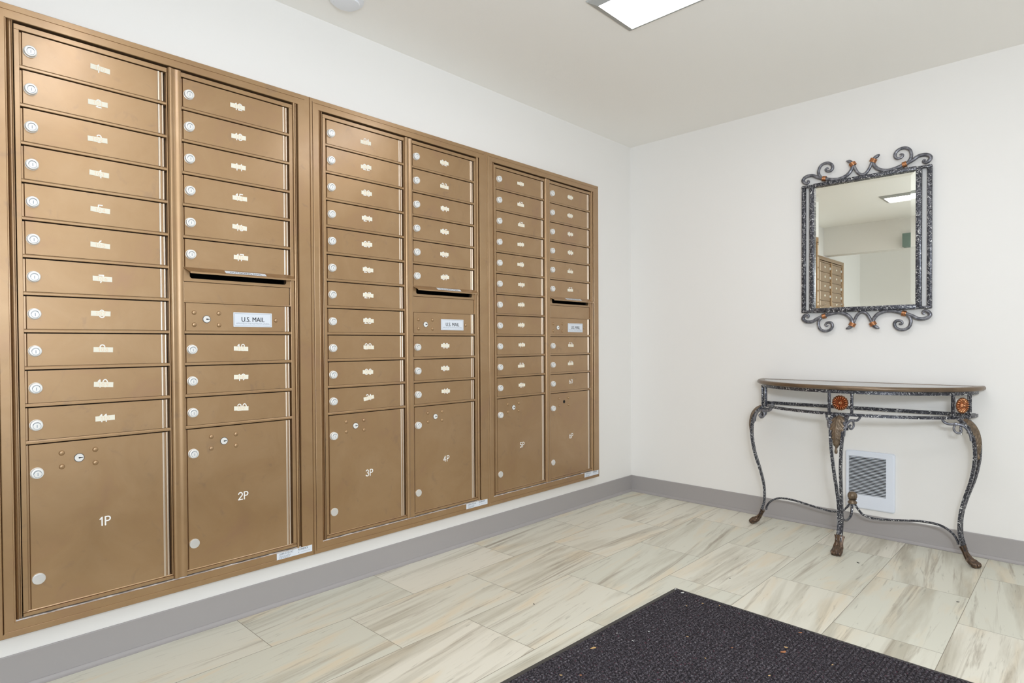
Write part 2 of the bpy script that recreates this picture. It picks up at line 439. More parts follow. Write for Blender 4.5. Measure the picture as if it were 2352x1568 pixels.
mb = MB(); mb.quad((-0.1, ROOM_D - .1, 0), (ROOM_W + .1, ROOM_D - .1, 0), (ROOM_W + .1, 0.1, 0), (-0.1, 0.1, 0))
struct('floor', mb.mesh('floor', 'marble_tile', 0))
mb = MB(); mb.box(-0.1, ROOM_D - .1, CEIL, ROOM_W + .1, 0.1, CEIL + .08)
struct('ceiling', mb.mesh('ceiling', 'ceiling_paint', 0))
mb = MB()                                            # left wall with recesses for the cabinets
zb0, zb1 = ZL - 1.700, ZL + 0.098
ops = sorted([(y - .077, y + .868) for y, _ in UNITS])
ys = [ROOM_D - .1] + [v for o in ops for v in o] + [0.0]
mb.box(-0.12, ROOM_D - .1, 0, 0, 0.0, zb0); mb.box(-0.12, ROOM_D - .1, zb1, 0, 0.0, CEIL)
for i in range(0, len(ys), 2): mb.box(-0.12, ys[i], zb0, 0, ys[i + 1], zb1)
struct('wall_left', mb.mesh('wall_left', 'wall_paint', 0))
mb = MB(); mb.box(-0.12, 0, 0, ROOM_W + .1, 0.1, CEIL)
struct('wall_back', mb.mesh('wall_back', 'wall_paint', 0))
mb = MB(); mb.box(-0.1, ROOM_D - .1, 0, ROOM_W + .1, ROOM_D, CEIL)
struct('wall_front', mb.mesh('wall_front', 'wall_paint', 0))
mb = MB()                                            # right wall with the opening of the entrance
wy0, wy1, wz1 = -5.60, -3.10, 2.15
mb.box(ROOM_W, ROOM_D, 0, ROOM_W + .1, wy0, CEIL); mb.box(ROOM_W, wy1, 0, ROOM_W + .1, 0.0, CEIL)
mb.box(ROOM_W, wy0, wz1, ROOM_W + .1, wy1, CEIL)
struct('wall_right', mb.mesh('wall_right', 'wall_paint', 0))
mb = MB()
for a, b in ((wy0, wy0 + .06), ((wy0 + wy1) / 2 - .03, (wy0 + wy1) / 2 + .03), (wy1 - .06, wy1)): mb.box(ROOM_W + .02, a, 0, ROOM_W + .08, b, wz1)
mb.box(ROOM_W + .02, wy0, wz1 - .06, ROOM_W + .08, wy1, wz1); mb.box(ROOM_W + .02, wy0, 0, ROOM_W + .08, wy1, .12)
struct('window_1', mb.mesh('window_1', 'mat_rubber', 0))
mb = MB(); mb.box(0.0, -4.36, 2.045, ROOM_W, -4.20, CEIL)
struct('trim_1', mb.mesh('trim_1', 'wall_paint', 0))

# rubber cove base with a flared toe
prof = [(0, 0), (.0175, 0), (.0180, .0025), (.0135, .005), (.0105, .0090), (.0090, .0120), (.0074, .0140), (.0048, .0150), (.0045, .0170), (.0040, .106), (.0022, .109), (0, .109)]
mb = MB(); mb.extrude(prof, 1, ROOM_D, 0.0)
struct('baseboard_left', mb.mesh('baseboard_left', 'cove_base', 30))
mb = MB(); mb.extrude([(-a, b) for a, b in prof], 0, 0.0, ROOM_W)
struct('baseboard_back', mb.mesh('baseboard_back', 'cove_base', 30))

# ------------------------------------------------------------------ mailbox cabinets
# local frame of a cabinet: y = along the wall from the first lock, z = height above the trim underside
ZT = 1.727                                           # local z of the top lock row
def hz(w): return w + ZT
TRIM_X = 0.038

def trim_mesh():
    mb = MB()
    O = (-.0963, .8878, -1.727, .121)                # outer v0 v1 w0 w1
    I = (-.059, .838, -1.683, .078)
    X = TRIM_X
    # cross section of the trim running from outer edge inward: (distance in from outer edge, x)
    def member(prof_w, o_a, o_b, i_a, i_b, fn):
        n = len(prof_w)
        vs = []
        for t in (0, 1):
            for (s, x) in prof_w:
                vs.append(fn(t, s, x))
        mb.add(vs, [(i, i + 1, n + i + 1, n + i) for i in range(n - 1)])
    W_l, W_r, W_t, W_b = I[0] - O[0], O[1] - I[1], O[3] - I[3], I[2] - O[2]
    def prof_of(kind):
        if kind == 'side_l':  # overlap lip, dark seam, flat
            return [(0, 0), (0, X - .002), (.05, X + .001), (.26, X + .001), (.30, X - .001), (.33, X - .006), (.36, X - .001), (.40, X), (.97, X), (1, X - .002), (1, .0)]
        if kind == 'side_r':
            return [(0, 0), (0, X - .002), (.03, X), (.97, X), (1, X - .002), (1, .0)]
        return [(0, 0), (0, X - .0025), (.04, X - .0008), (.40, X - .0008), (.43, X - .0020), (.46, X), (.97, X), (1, X - .002), (1, .0)]
    def fl(t, s, x): 
        v = O[0] + W_l * s; return (x, v, hz(O[2] + W_b * s if t == 0 else O[3] - W_t * s))
    def fr(t, s, x):
        v = O[1] - W_r * s; return (x, v, hz(O[2] + W_b * s if t == 0 else O[3] - W_t * s))
    def ft(t, s, x):
        w = O[3] - W_t * s; return (x, O[0] + W_l * s if t == 0 else O[1] - W_r * s, hz(w))
    def fb(t, s, x):
        w = O[2] + W_b * s; return (x, O[0] + W_l * s if t == 0 else O[1] - W_r * s, hz(w))
    member(prof_of('side_l'), 0, 0, 0, 0, fl); member(prof_of('side_r'), 0, 0, 0, 0, fr)
    member(prof_of('t'), 0, 0, 0, 0, ft); member(prof_of('t'), 0, 0, 0, 0, fb)
    return mb.mesh('trim_frame', 'bronze_paint', 3)

def body_mesh():
    mb = MB(); x0, x1 = -.30, .008
    v0, v1, w0, w1 = -.070, .860, hz(-1.692), hz(.090)
    mb.box(x0, v0, w0, x0 + .004, v1, w1)
    mb.box(x0, v0, w0, x1, v1, w0 + .006); mb.box(x0, v0, w1 - .006, x1, v1, w1)
    mb.box(x0, v0, w0, x1, v0 + .004, w1); mb.box(x0, v1 - .004, w0, x1, v1, w1)
    mb.box(x0, .386, w0, x1, .394, w1)
    # backing sheet behind the doors, open behind the outgoing slot
    sy0, sy1, sz0, sz1 = CW - .006, CW + .350, hz(-.645), hz(-.606)
    mb.box(x1 - .006, v0, w0, x1, v1, sz0); mb.box(x1 - .006, v0, sz1, x1, v1, w1)
    mb.box(x1 - .006, v0, sz0, x1, sy0, sz1); mb.box(x1 - .006, sy1, sz0, x1, v1, sz1)
    return mb.mesh('cabinet_body', 'dark_slot', 0)

def carrier_mesh(col):
    """the hinged sheet-metal frame that carries one column of doors"""
    mb = MB(); a, b = .012, .0335
    top, bot = .0705, -1.6765
    s0, s1 = (-.038, -.0255) if col == 0 else (-.0262, -.0245)
    r0, r1 = (.3655, .3690) if col == 0 else (.3650, .3785)
    mb.box(a, s0, hz(-1.6612), b, s1, hz(.0553), .0008)
    mb.box(a, r0, hz(-1.6612), b, r1, hz(.0553), .0008)
    mb.box(a, s0, hz(.0555), b, r1, hz(top), .0010)
    # bottom rail with a rolled lip
    pr = [(a, hz(bot)), (b, hz(bot)), (b, hz(-1.6685)), (b - .002, hz(-1.667)), (b - .005, hz(-1.6665)), (b - .002, hz(-1.6645)), (b - .004, hz(-1.6615)), (a, hz(-1.6615))]
    mb.extrude(pr, 1, s0, r1)
    rows = range(0, 11) if col == 0 else [0, 1, 2, 3, 4, 7, 8, 9, 10]
    for r in rows:
        z1 = hz(-.0455 - r * PIT); z0 = z1 - .0100
        mb.extrude([(a, z0), (b - .0015, z0), (b, z0 + .0012), (b, z1 - .0032), (b - .0022, z1), (a, z1)], 1, s1 + .0001, r0 - .0001)
    return mb.mesh('door_carrier', 'bronze_paint', 15)

def door_mesh(h, postal=False):
    """door skin with rolled hinge beads; its lock centre is the origin row, top at +.0535"""
    mb = MB()
    P = [(.014, -.0245), (.0235, -.0245), (.0240, -.0240), (.0242, -.0198), (.0285, -.0188), (.0300, -.0178), (.0300, -.0168), (.0300, .3385), (.0300, .3400)]
    k0 = len(P) - 1
    for i in range(1, 9): a = PI * i / 8; P.append((.0300 + .0030 * math.sin(a) - .0012 * i / 8, .3440 - .0040 * math.cos(a)))
    P += [(.0268, .3486), (.0268, .3512)]
    for i in range(9): a = PI * i / 8; P.append((.0268 + .0045 * math.sin(a), .3550 - .0036 * math.cos(a)))
    P += [(.0220, .3588), (.014, .3588)]
    k1 = len(P) - 2
    z1 = .0522; z0 = .0535 - h
    f0 = len(mb.f); mb.extrude(P, 2, z0, z1)
    for i in range(k0, k1):                          # flash highlight on the rolled hinge knuckles, painted as a paler metal
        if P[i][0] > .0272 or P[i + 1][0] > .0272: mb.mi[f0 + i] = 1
    mb.box(.010, .3585, z0, .0115, .3640, z1)
    return mb.mesh('door', ['bronze_paint', 'hinge_highlight'], 40)

RX = Matrix.Rotation(PI / 2, 4, 'Y')                 # lathe axis +Z -> +X
def lock_mesh():
    mb = MB()
    T = Matrix.Translation((.0300, 0, 0)) @ RX
    mb.lathe([(.0168, -.001), (.0168, .0012), (.0158, .0016), (.0156, .0105), (.0150, .0116), (.0140, .0121), (.0118, .0122), (.0100, .0122), (.0095, .0080)], 32, T)
    mb.cur = 1
    T2 = Matrix.Translation((.0300, .0005, -.0022)) @ RX
    mb.lathe([(.0092, .005), (.0092, .0124), (.0088, .0127), (.0080, .0127)], 28, T2)
    mb.cur = 2
    T3 = Matrix.Translation((.0300, .0005, -.0022)) @ RX
    mb.lathe([(.0101, .0050), (.0101, .0124), (.0093, .0124)], 28, T3)
    mb.box(.0425, -.0004, -.0068, .0428, .0014, .0024)
    return mb.mesh('lock', ['chrome_light', 'chrome_light', 'print_grey'], 40)
def round_knob_mesh():
    mb = MB(); T = Matrix.Translation((.0300, 0, 0)) @ RX
    mb.lathe([(.0168, -.001), (.0168, .0035), (.0160, .0046), (.0150, .0048), (.0100, .0047), (.005, .0048), (.0008, .0050)], 36, T)
    return mb.mesh('knob', 'chrome', 35)
def rivet_mesh():
    mb = MB(); T = Matrix.Translation((.0300, 0, 0)) @ RX
    mb.lathe([(.0080, -.0005), (.0078, .0012), (.0066, .0030), (.0045, .0042), (.0018, .0047), (.0003, .0048)], 20, T)
    return mb.mesh('rivet', 'bronze_paint', 60)
def master_lock_mesh():
    mb = MB(); T = Matrix.Translation((.0302, 0, 0)) @ RX
    mb.lathe([(.0122, 0), (.0120, .0015), (.0108, .0024), (.0104, .0016), (.0006, .0016)], 30, T)
    mb.cur = 1
    mb.lathe([(.0136, -.0005), (.0136, .0006), (.0124, .0006)], 30, T)
    mb.add([(.0321, .0005, .0022), (.0321, .0010, -.0020), (.0321, .0098, -.0008), (.0321, .0098, .0014)], [(0, 1, 2, 3)])
    mb.lathe([(.0026, 0), (.0026, .0001)], 12, Matrix.Translation((.0320, .0005, 0)) @ RX)
    return mb.mesh('master_lock', ['chrome_light', 'print_dark'], 35)
def hole_mesh():
    mb = MB(); T = Matrix.Translation((.0301, 0, 0)) @ RX
    mb.lathe([(.0100, -.0002), (.0100, .0002)], 24, T)
    return mb.mesh('lock_hole', 'black_gap', 35)

def hood_mesh():
    """hinged flap over the outgoing mail slot"""
    mb = MB(); x0 = .030
    z1, z0 = hz(-.601), hz(-.6235)
    v0, v1 = CW - .0250, CW + .3760
    # sloping top plate and folded lip, mitred ends
    A = [(x0, v0, z1), (x0, v1, z1), (x0 + .024, v1 - .004, z0 + .006), (x0 + .024, v0 + .016, z0 + .006)]
    B = [(x0 + .024, v1 - .004, z0), (x0 + .024, v0 + .016, z0)]
    mb.add(A + B + [(x0, v0, z1 - .003), (x0, v1, z1 - .003), (x0 + .022, v1 - .004, z0), (x0 + .022, v0 + .016, z0), (x0 + .022, v0 + .016, z0 + .004), (x0 + .022, v1 - .004, z0 + .004)],
           [(0, 1, 2, 3), (3, 2, 4, 5), (5, 4, 8, 9), (9, 8, 11, 10), (10, 11, 7, 6), (0, 6, 7, 1), (0, 3, 5, 9, 10, 6), (1, 7, 11, 8, 4, 2)])
    return mb.mesh('hood', 'bronze_paint', 10)
def slot_panel_mesh():
    mb = MB(); xa, xb = .014, .0305
    v0, v1 = CW - .0250, CW + .3660
    s0, s1 = CW - .004, CW + .348
    zt, zb = hz(-.6005), hz(-.6500)
    st, sb = hz(-.6080), hz(-.6395); r = .009
    # plate with a slot whose lower corners are rounded
    prof = [(s0, st)] + [(s0 + r - r * math.cos(a), sb + r - r * math.sin(a)) for a in [i * PI / 12 for i in range(0, 7)]] + \
           [(s1 - r + r * math.sin(a), sb + r - r * math.cos(a)) for a in [i * PI / 12 for i in range(0, 7)]] + [(s1, st)]
    for x in (xa, xb):
        mb.quad((x, v0, st), (x, v1, st), (x, v1, zt), (x, v0, zt))
        pl = [(x, v0, st), (x, v0, zb)] + [(x, v0 + (v1 - v0) * .5, zb)] + [(x, v1, zb), (x, v1, st)]
        # left cheek, bottom strip, right cheek
        left = [(x, v0, st), (x, v0, zb), (x, s0 + r, zb)] + [(x, a, b) for a, b in reversed(prof[1:8])] + [(x, s0, st)]
        mb.add(left, [tuple(range(len(left)))])
        mb.quad((x, s0 + r, zb), (x, s1 - r, zb), (x, s1 - r, sb), (x, s0 + r, sb))
        right = [(x, s1 - r, zb), (x, v1, zb), (x, v1, st), (x, s1, st)] + [(x, a, b) for a, b in reversed(prof[8:15])]
        mb.add(right, [tuple(range(len(right)))])
    n = len(prof)
    mb.add([(xa, a, b) for a, b in prof] + [(xb, a, b) for a, b in prof], [(i, i + 1, n + i + 1, n + i) for i in range(n - 1)])
    mb.box(xa, v0, zb - .0001, xb, v1, zb); 
    return mb.mesh('mail_slot', 'bronze_paint', 10)
def blank_panel_mesh():
    mb = MB(); mb.box(.014, CW - .0235, hz(-.7200), .0292, CW + .3615, hz(-.6515), .0012)
    mb.box(.012, CW - .0250, hz(-.7245), .0318, CW + .3655, hz(-.7195), .0008)
    mb.box(.012, CW + .3628, hz(-.7200), .0310, CW + .3655, hz(-.6515), .0005)
    return mb.mesh('blank_panel', 'bronze_paint', 15)
def mail_plate_mesh():
    mb = MB(); v0, v1, w0, w1 = .1430, .2880, -.0267, .0267
    mb.box(.0300, v0, w0, .0330, v1, w1, .0012)
    mb.cur = 2
    x = .0331
    for a0, a1, b0, b1 in ((v0 + .004, v1 - .004, w1 - .0048, w1 - .0037), (v0 + .004, v1 - .004, w0 + .0037, w0 + .0048), (v0 + .0040, v0 + .0051, w0 + .004, w1 - .004), (v1 - .0051, v1 - .0040, w0 + .004, w1 - .004)):
        mb.quad((x, a0, b0), (x, a1, b0), (x, a1, b1), (x, a0, b1))
    text_into(mb, 'APPROVED BY THE POSTMASTER GENERAL', .0088, (x, .2155, -.0170), (0, 1, 0), (0, 0, 1), 0, sx=.74)
    mb.cur = 1
    for dd in (-.0004, .0004): text_into(mb, 'U.S. MAIL', .0250, (x + .0001 + dd * .1, .2155 + dd, -.0072), (0, 1, 0), (0, 0, 1), .0, sx=.86)
    return mb.mesh('mail_plate', ['label_white', 'print_dark', 'print_grey'], 0)
def outgoing_label_mesh():
    mb = MB(); h0 = Vector((.030, 0, hz(-.601))); h1 = Vector((.054, 0, hz(-.6175)))
    d = (h1 - h0).normalized(); nrm = Vector((-d.z, 0, d.x)); nrm = nrm if nrm.x > 0 else -nrm
    a = h0 + d * .006 + nrm * .0004; b = h0 + d * .024 + nrm * .0004
    v0, v1 = CW + .112, CW + .262
    mb.quad((a.x, v0, a.z), (b.x, v0, b.z), (b.x, v1, b.z), (a.x, v1, a.z))
    mb.cur = 1; o = h0 + d * .0205 + nrm * .0007
    text_into(mb, 'OUTGOING MAIL', .0150, (o.x, (v0 + v1) / 2, o.z), (0, 1, 0), tuple(-d), .0, sx=.98)
    return mb.mesh('outgoing_label', ['label_white', 'print_dark'], 0)
def maker_label_mesh():
    mb = MB(); x = TRIM_X + .0004; v0, v1, w0, w1 = CW + .294, CW + .4415, hz(-1.7090), hz(-1.6830)
    mb.box(TRIM_X - .0005, v0, w0, x, v1, w1)
    mb.cur = 1; x += .0002
    text_into(mb, 'USPS-STD-4C', .0105, (x, v0 + .010, w1 - .0100), (0, 1, 0), (0, 0, 1), 0, 'LEFT', .95)
    for dd in (0, .0003): text_into(mb, 'FLORENCE', .0098, (x + dd * .2, v0 + .087 + dd, w1 - .0092), (0, 1, 0), (0, 0, 1), 0, 'LEFT', .90)
    mb.cur = 2
    random.seed(3)
    for r in range(3):
        v = v0 + .010
        while v < v0 + .052:
            l = random.uniform(.003, .009); mb.quad((x, v, w0 + .0022 + r * .0038), (x, v + l, w0 + .0022 + r * .0038), (x, v + l, w0 + .0040 + r * .0038), (x, v, w0 + .0040 + r * .0038)); v += l + .0016
    mb.quad((x, v0 + .100, w0 + .0085), (x, v1 - .009, w0 + .0085), (x, v1 - .009, w0 + .0094), (x, v0 + .100, w0 + .0094))
    mb.lathe([(.0020, 0), (.0020, .0001)], 10, Matrix.Translation((x, v0 + .090, w0 + .0090)) @ RX)
    return mb.mesh('maker_label', ['label_white', 'print_dark', 'print_grey'], 0)
def mullion_mesh():
    mb = MB(); P = [(.012, .3700), (.0300, .3700), (.0345, .3708), (.0385, .3730), (.0405, .3765), (.0405, .3800), (.0388, .3835), (.0368, .3870), (.0360, .3905), (.0362, .3945), (.0372, .3985), (.0380, .4030), (.0380, .4100), (.0365, .4118), (.012, .4118)]
    mb.extrude(P, 2, hz(-1.678), hz(.0730)); return mb.mesh('mullion', 'bronze_paint', 50)
def jamb_mesh(side):
    if side == 0: P = [(.004, -.0595), (.0360, -.0595), (.0370, -.0580), (.0365, -.0560), (.0290, -.0548), (.0265, -.0530), (.0330, -.0515), (.0345, -.0500), (.0330, -.0485), (.0250, -.0470), (.0250, -.0440), (.0330, -.0425), (.0335, -.0410), (.0330, -.0405), (.004, -.0405)]
    else: P = [(.004, .8180), (.0330, .8180), (.0370, .8195), (.0385, .8215), (.0380, .8240), (.0350, .8255), (.0290, .8262), (.0275, .8280), (.0330, .8292), (.0335, .8312), (.0320, .8322), (.0230, .8330), (.0230, .8365), (.004, .8385)]
    mb = MB(); mb.extrude(P, 2, hz(-1.684), hz(.0790)); return mb.mesh('side_jamb', 'bronze_paint', 50)
def sealant_mesh():
    mb = MB(); random.seed(5); y = -.056; pts = []
    while y < .834:
        pts.append((y, random.uniform(.0006, .0040))); y += random.uniform(.012, .03)
    pts.append((.834, .003)); z = hz(-1.6828); n = len(pts)
    mb.add([(.036, a, z) for a, _ in pts] + [(.034, a, z + h) for a, h in pts] + [(.015, a, z + h) for a, h in pts],
           [(i, i + 1, n + i + 1, n + i) for i in range(n - 1)] + [(n + i, n + i + 1, 2 * n + i + 1, 2 * n + i) for i in range(n - 1)])
    return mb.mesh('sealant', 'sealant', 30)

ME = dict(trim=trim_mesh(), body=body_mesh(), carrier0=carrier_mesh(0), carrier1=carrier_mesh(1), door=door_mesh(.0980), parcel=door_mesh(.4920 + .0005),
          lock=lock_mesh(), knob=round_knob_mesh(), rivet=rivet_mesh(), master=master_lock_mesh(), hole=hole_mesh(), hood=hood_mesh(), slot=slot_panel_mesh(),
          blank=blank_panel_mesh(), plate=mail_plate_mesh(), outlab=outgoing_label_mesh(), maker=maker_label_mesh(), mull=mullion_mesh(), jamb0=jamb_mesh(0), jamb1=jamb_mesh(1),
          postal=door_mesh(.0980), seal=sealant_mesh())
def number_decal(s, h=.0240):
    return strokes(MB(), s, h, 0, 0, .0303, .145).mesh('number', 'paint_white', 0)
def sticker(s, rnd):
    mb = MB(); w, h = .0265, .0080; n = 10
    x = .0308; sk = rnd.uniform(-.0012, .0012)
    mb.quad((x, -w, -h + sk), (x, w, -h - sk), (x, w, h - sk), (x, -w, h + sk))
    mb.cur = 1
    # faint hand-printed apartment number
    q = MB(); strokes(q, s, .0105, 0, -.0002, x + .0001, .13, .30, 1.15)
    mb.add(q.v, q.f)
    return mb.mesh('sticker', ['sticker_cream', 'print_orange'], 0)

NO_STICKER = {60}
def build_cabinet(name, label, y, first_no, first_apt, pnums, missing_lock=False):
    root = thing(name, label, 'mailbox cabinet', (0, y, BASE), 'bronze mailbox cabinets along the left wall')
    obj('cabinet_body', ME['body'], root); obj('trim_frame', ME['trim'], root)
    obj('mullion', ME['mull'], root); obj('side_jamb', ME['jamb0'], root); obj('side_jamb', ME['jamb1'], root)
    obj('sealant', ME['seal'], root)
    no, apt = first_no, first_apt
    rnd = random.Random(first_no * 13 + 1)
    for col in (0, 1):
        obj('door_carrier', ME['carrier%d' % col], root, (0, col * CW, 0))
        for r in (range(11) if col == 0 else [0, 1, 2, 3, 4, 5, 8, 9, 10]):
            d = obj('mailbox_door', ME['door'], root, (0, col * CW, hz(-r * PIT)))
            obj('lock', ME['lock'], d)
            dv, dw = rnd.uniform(-.0035, .0035), rnd.uniform(-.0010, .0012)
            obj('number', number_decal(str(no)), d, (0, .1715, .0062 if r < 99 else 0))
            if no not in NO_STICKER:
                off = {1: .006, 3: -.004, 11: .005, 17: .003}.get(no, dv)
                up = .0060 + dw - (.0040 if rnd.random() < .35 else 0)
                obj('number_sticker', sticker(str(apt), rnd), d, (0, .1710 + off, up), (rnd.uniform(-.05, .03) if no != 31 else .14, 0, 0))
            no += 1; apt += 1
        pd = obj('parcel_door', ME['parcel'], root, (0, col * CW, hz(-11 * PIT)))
        k = -1.2555 + 11 * PIT
        obj('lock', ME['lock'], pd, (0, 0, k)); obj('knob', ME['knob'], pd, (0, 0, -1.5735 + 11 * PIT))
        for a in (.0610, .1480):
            for b in (-1.2030, -1.2450): obj('rivet', ME['rivet'], pd, (0, a, b + 11 * PIT))
        if missing_lock and col == 1: obj('lock_hole', ME['hole'], pd, (0, .1055, -1.2235 + 11 * PIT))
        else: obj('master_lock', ME['master'], pd, (0, .1055, -1.2235 + 11 * PIT))
        obj('number', number_decal(pnums[col], .0270), pd, (0, .1722, -1.4355 + 11 * PIT))
    obj('mail_slot', ME['slot'], root)
    hd = obj('mail_slot_hood', ME['hood'], root); obj('outgoing_label', ME['outlab'], hd)
    obj('blank_panel', ME['blank'], root)
    zc = -.7780
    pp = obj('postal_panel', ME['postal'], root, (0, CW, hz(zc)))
    obj('mail_plate', ME['plate'], pp, (0, 0, -.0022)); obj('master_lock', ME['master'], pp, (0, .0505, -.0035))
    for a, b in ((.0088, .0190), (.0925, .0190), (.0088, -.0235), (.0925, -.0235), (.3048, -.0020)): obj('rivet', ME['rivet'], pp, (0, a, b))
    obj('maker_label', ME['maker'], root)
    return root
build_cabinet('mailbox_cabinet', 'bronze mailbox cabinet with boxes 1 to 20, nearest the camera at the left edge', UNITS[0][0], 1, 100, ('1P', '2P'))
build_cabinet('mailbox_cabinet', 'middle bronze mailbox cabinet, boxes 21 to 40 and parcel doors 3P and 4P', UNITS[1][0], 21, 120, ('3P', '4P'))
build_cabinet('mailbox_cabinet', 'bronze mailbox cabinet nearest the room corner, with uncovered box number 60', UNITS[2][0], 41, 140, ('5P', '6P'), True)
build_cabinet('mailbox_cabinet', 'bronze mailbox cabinet seen only as a reflection in the wall mirror', UNITS[3][0], 61, 161, ('7P', '8P'))

# ------------------------------------------------------------------ wall mirror
MX, MZ = 1.4385, 0.0
MIR = thing('wall_mirror', 'rectangular wall mirror in scrolled pewter metal frame with copper wraps', 'mirror', (MX, 0, 1.188))
def mz(z): return z - 1.188
def bar(mb, x0, z0, x1, z1, d=(.012, .036)):
    mb.box(x0, -d[1], z0, x1, -d[0], z1, .0035)
mb = MB()
for s in (-1, 1):
    xs = sorted((s * .3045, s * .2835)); bar(mb, xs[0], mz(1.189), xs[1], mz(1.893), (.0115, .0300))
    xs = sorted((s * .2620, s * .2370)); bar(mb, xs[0], mz(1.189), xs[1], mz(1.893))
    xs = sorted((s * .3045, s * .2370))
    bar(mb, xs[0], mz(1.881), xs[1], mz(1.8945), (.0130, .0330)); bar(mb, xs[0], mz(1.1875), xs[1], mz(1.201), (.0130, .0330))
bar(mb, -.2410, mz(1.877), .2410, mz(1.897), (.0125, .0372)); bar(mb, -.2410, mz(1.186), .2410, mz(1.211), (.0125, .0372))
obj('frame', mb.mesh('frame', 'hammered_pewter', 35), MIR)
A_ = [(-.2766, .0325), (-.2706, .0370), (-.2671, .0290), (-.2766, .0216), (-.2904, .0281), (-.2977, .0423), (-.2889, .0554), (-.2713, .0619), (-.247, .0601), (-.2229, .0463), (-.2024, .0369), (-.1787, .0287), (-.1453, .0188), (-.1124, .016), (-.0831, .0246), (-.0639, .0385), (-.0511, .0589), (-.0484, .079), (-.0564, .0940), (-.0784, .1049)]
B_ = [(-.196, .0363), (-.2126, .0534), (-.2168, .0761), (-.2093, .1001), (-.1923, .1129), (-.1688, .1134), (-.1498, .1000), (-.1461, .08), (-.157, .068), (-.1740, .0700), (-.1805, .0810), (-.1721, .0865), (-.1660, .0820)]
U_ = [(-.0500, .0860), (-.0400, .0654), (-.0300, .0427), (-.0163, .0239), (0, .0169), (.0163, .0239), (.0300, .0427), (.0400, .0654), (.0500, .0860)]
def scroll(top):
    zo = 1.885 if top else 1.199; f = 1 if top else -1; sq = 1.0 if top else 1.0
    mb = MB(); y = -.024
    def P(l, s): return [(s * a, y, mz(zo + f * b)) for a, b in spline(l, 5)]
    def taper(n, a, b, r=.0082, lo=.0035):
        return [r * (1 if a < i / (n - 1) < b else lo / r + (1 - lo / r) * (min(1, (i / (n - 1)) / a) if i / (n - 1) <= a else min(1, (1 - i / (n - 1)) / (1 - b)))) for i in range(n)]
    for s in (-1, 1):
        p = P(A_, s); mb.tube(p, taper(len(p), .22, .975, .0086, .0030), 8, (0, 1, 0), (1.1, .85))
        p = P(B_, s); mb.tube(p, taper(len(p), .05, .65, .0080, .0035), 8, (0, 1, 0), (1, .85))
    p = P(U_, 1); mb.tube(p, taper(len(p), .10, .90, .0078, .0060), 8, (0, 1, 0), (1, .85))
    o = obj('scrollwork', mb.mesh('scrollwork', 'brushed_pewter', 60), MIR)
    o['label'] = 'upper scrollwork' if top else 'lower scrollwork'
    # copper wire wraps
    for (a, b, ang, w) in [(-.1876, .0318, -12, .0125), (.1876, .0318, 12, .0125), (-.0482, .0810, 62, .0150), (.0482, .0810, -62, .0150)]:
        m2 = MB(); d = Vector((math.cos(math.radians(ang)), 0, f * math.sin(math.radians(ang))))
        if abs(ang) > 45: d = Vector((math.cos(math.radians(90 + (28 if a < 0 else -28))), 0, f * math.sin(math.radians(90 + (28 if a < 0 else -28)))))
        perp = Vector((-d.z, 0, d.x)); c = Vector((a, y, mz(zo + f * b)))
        for t in (-.0072, -.0024, .0024, .0072):
            ring = [c + d * t + perp * (w * math.cos(q)) + Vector((0, .0115 * math.sin(q), 0)) for q in [i * PI / 8 for i in range(17)]]
            m2.tube(ring, .0025, 6, tuple(d), cap=False)
        obj('copper_wrap', m2.mesh('copper_wrap', 'copper', 60), MIR)
scroll(True); scroll(False)
mb = MB(); x0, x1, z0, z1, bv = -.2375, .2345, mz(1.2100), mz(1.8780), .020
ya, yb = -.0200, -.0215
mb.add([(x0, ya, z0), (x1, ya, z0), (x1, ya, z1), (x0, ya, z1), (x0 + bv, yb, z0 + bv), (x1 - bv, yb, z0 + bv), (x1 - bv, yb, z1 - bv), (x0 + bv, yb, z1 - bv)],
       [(4, 5, 6, 7), (0, 1, 5, 4), (1, 2, 6, 5), (2, 3, 7, 6), (3, 0, 4, 7), (0, 3, 2, 1)])
obj('mirror_glass', mb.mesh('mirror_glass', 'mirror_silver', 0), MIR)
mb = MB(); mb.box(-.245, -.0185, mz(1.198), .245, -.0005, mz(1.888)); obj('backing', mb.mesh('backing', 'mat_rubber', 0), MIR)

# ------------------------------------------------------------------ wall heater
HT = thing('wall_heater', 'white louvred electric wall heater low on the wall behind the console table', 'heater', (1.470, 0, .139))
W2, H, gx0, gx1, gz0, gz1 = .1155, .306, -.098, .0765, .0745, .2770
mb = MB(); mb.box(-W2, -.014, 0, W2, -.0005, gz0, 0); mb.v.clear(); mb.f.clear(); mb.mi.clear()
def rrect(hw, z0, z1, r, n=6):
    o = []
    for cx, cz, a0 in ((hw - r, z1 - r, 0), (-hw + r, z1 - r, 90), (-hw + r, z0 + r, 180), (hw - r, z0 + r, 270)):
        for i in range(n + 1): a = math.radians(a0 + 90 * i / n); o.append((cx + r * math.cos(a), cz + r * math.sin(a)))
    return o
def plate_ring(mb, rings, hole):
    """rounded plate: successive (y, outline); hole rectangle cut in the last"""
    n = len(rings[0][1])
    for (ya_, oa), (yb_, ob) in zip(rings, rings[1:]):
        mb.add([(a, ya_, b) for a, b in oa] + [(a, yb_, b) for a, b in ob], [(i, (i + 1) % n, n + (i + 1) % n, n + i) for i in range(n)])
    y_, o = rings[-1]; hx0, hx1, hz0, hz1 = hole
    q = n // 4
    hc = [(hx1, hz1), (hx0, hz1), (hx0, hz0), (hx1, hz0)]
    vs = [(a, y_, b) for a, b in o] + [(a, y_, b) for a, b in hc]
    fs = []
    for c in range(4):
        for i in range(q - 1): fs.append((c * q + i, c * q + i + 1, n + c))
        fs.append((c * q + q - 1, ((c + 1) * q) % n, n + (c + 1) % 4, n + c))
    mb.add(vs, fs)
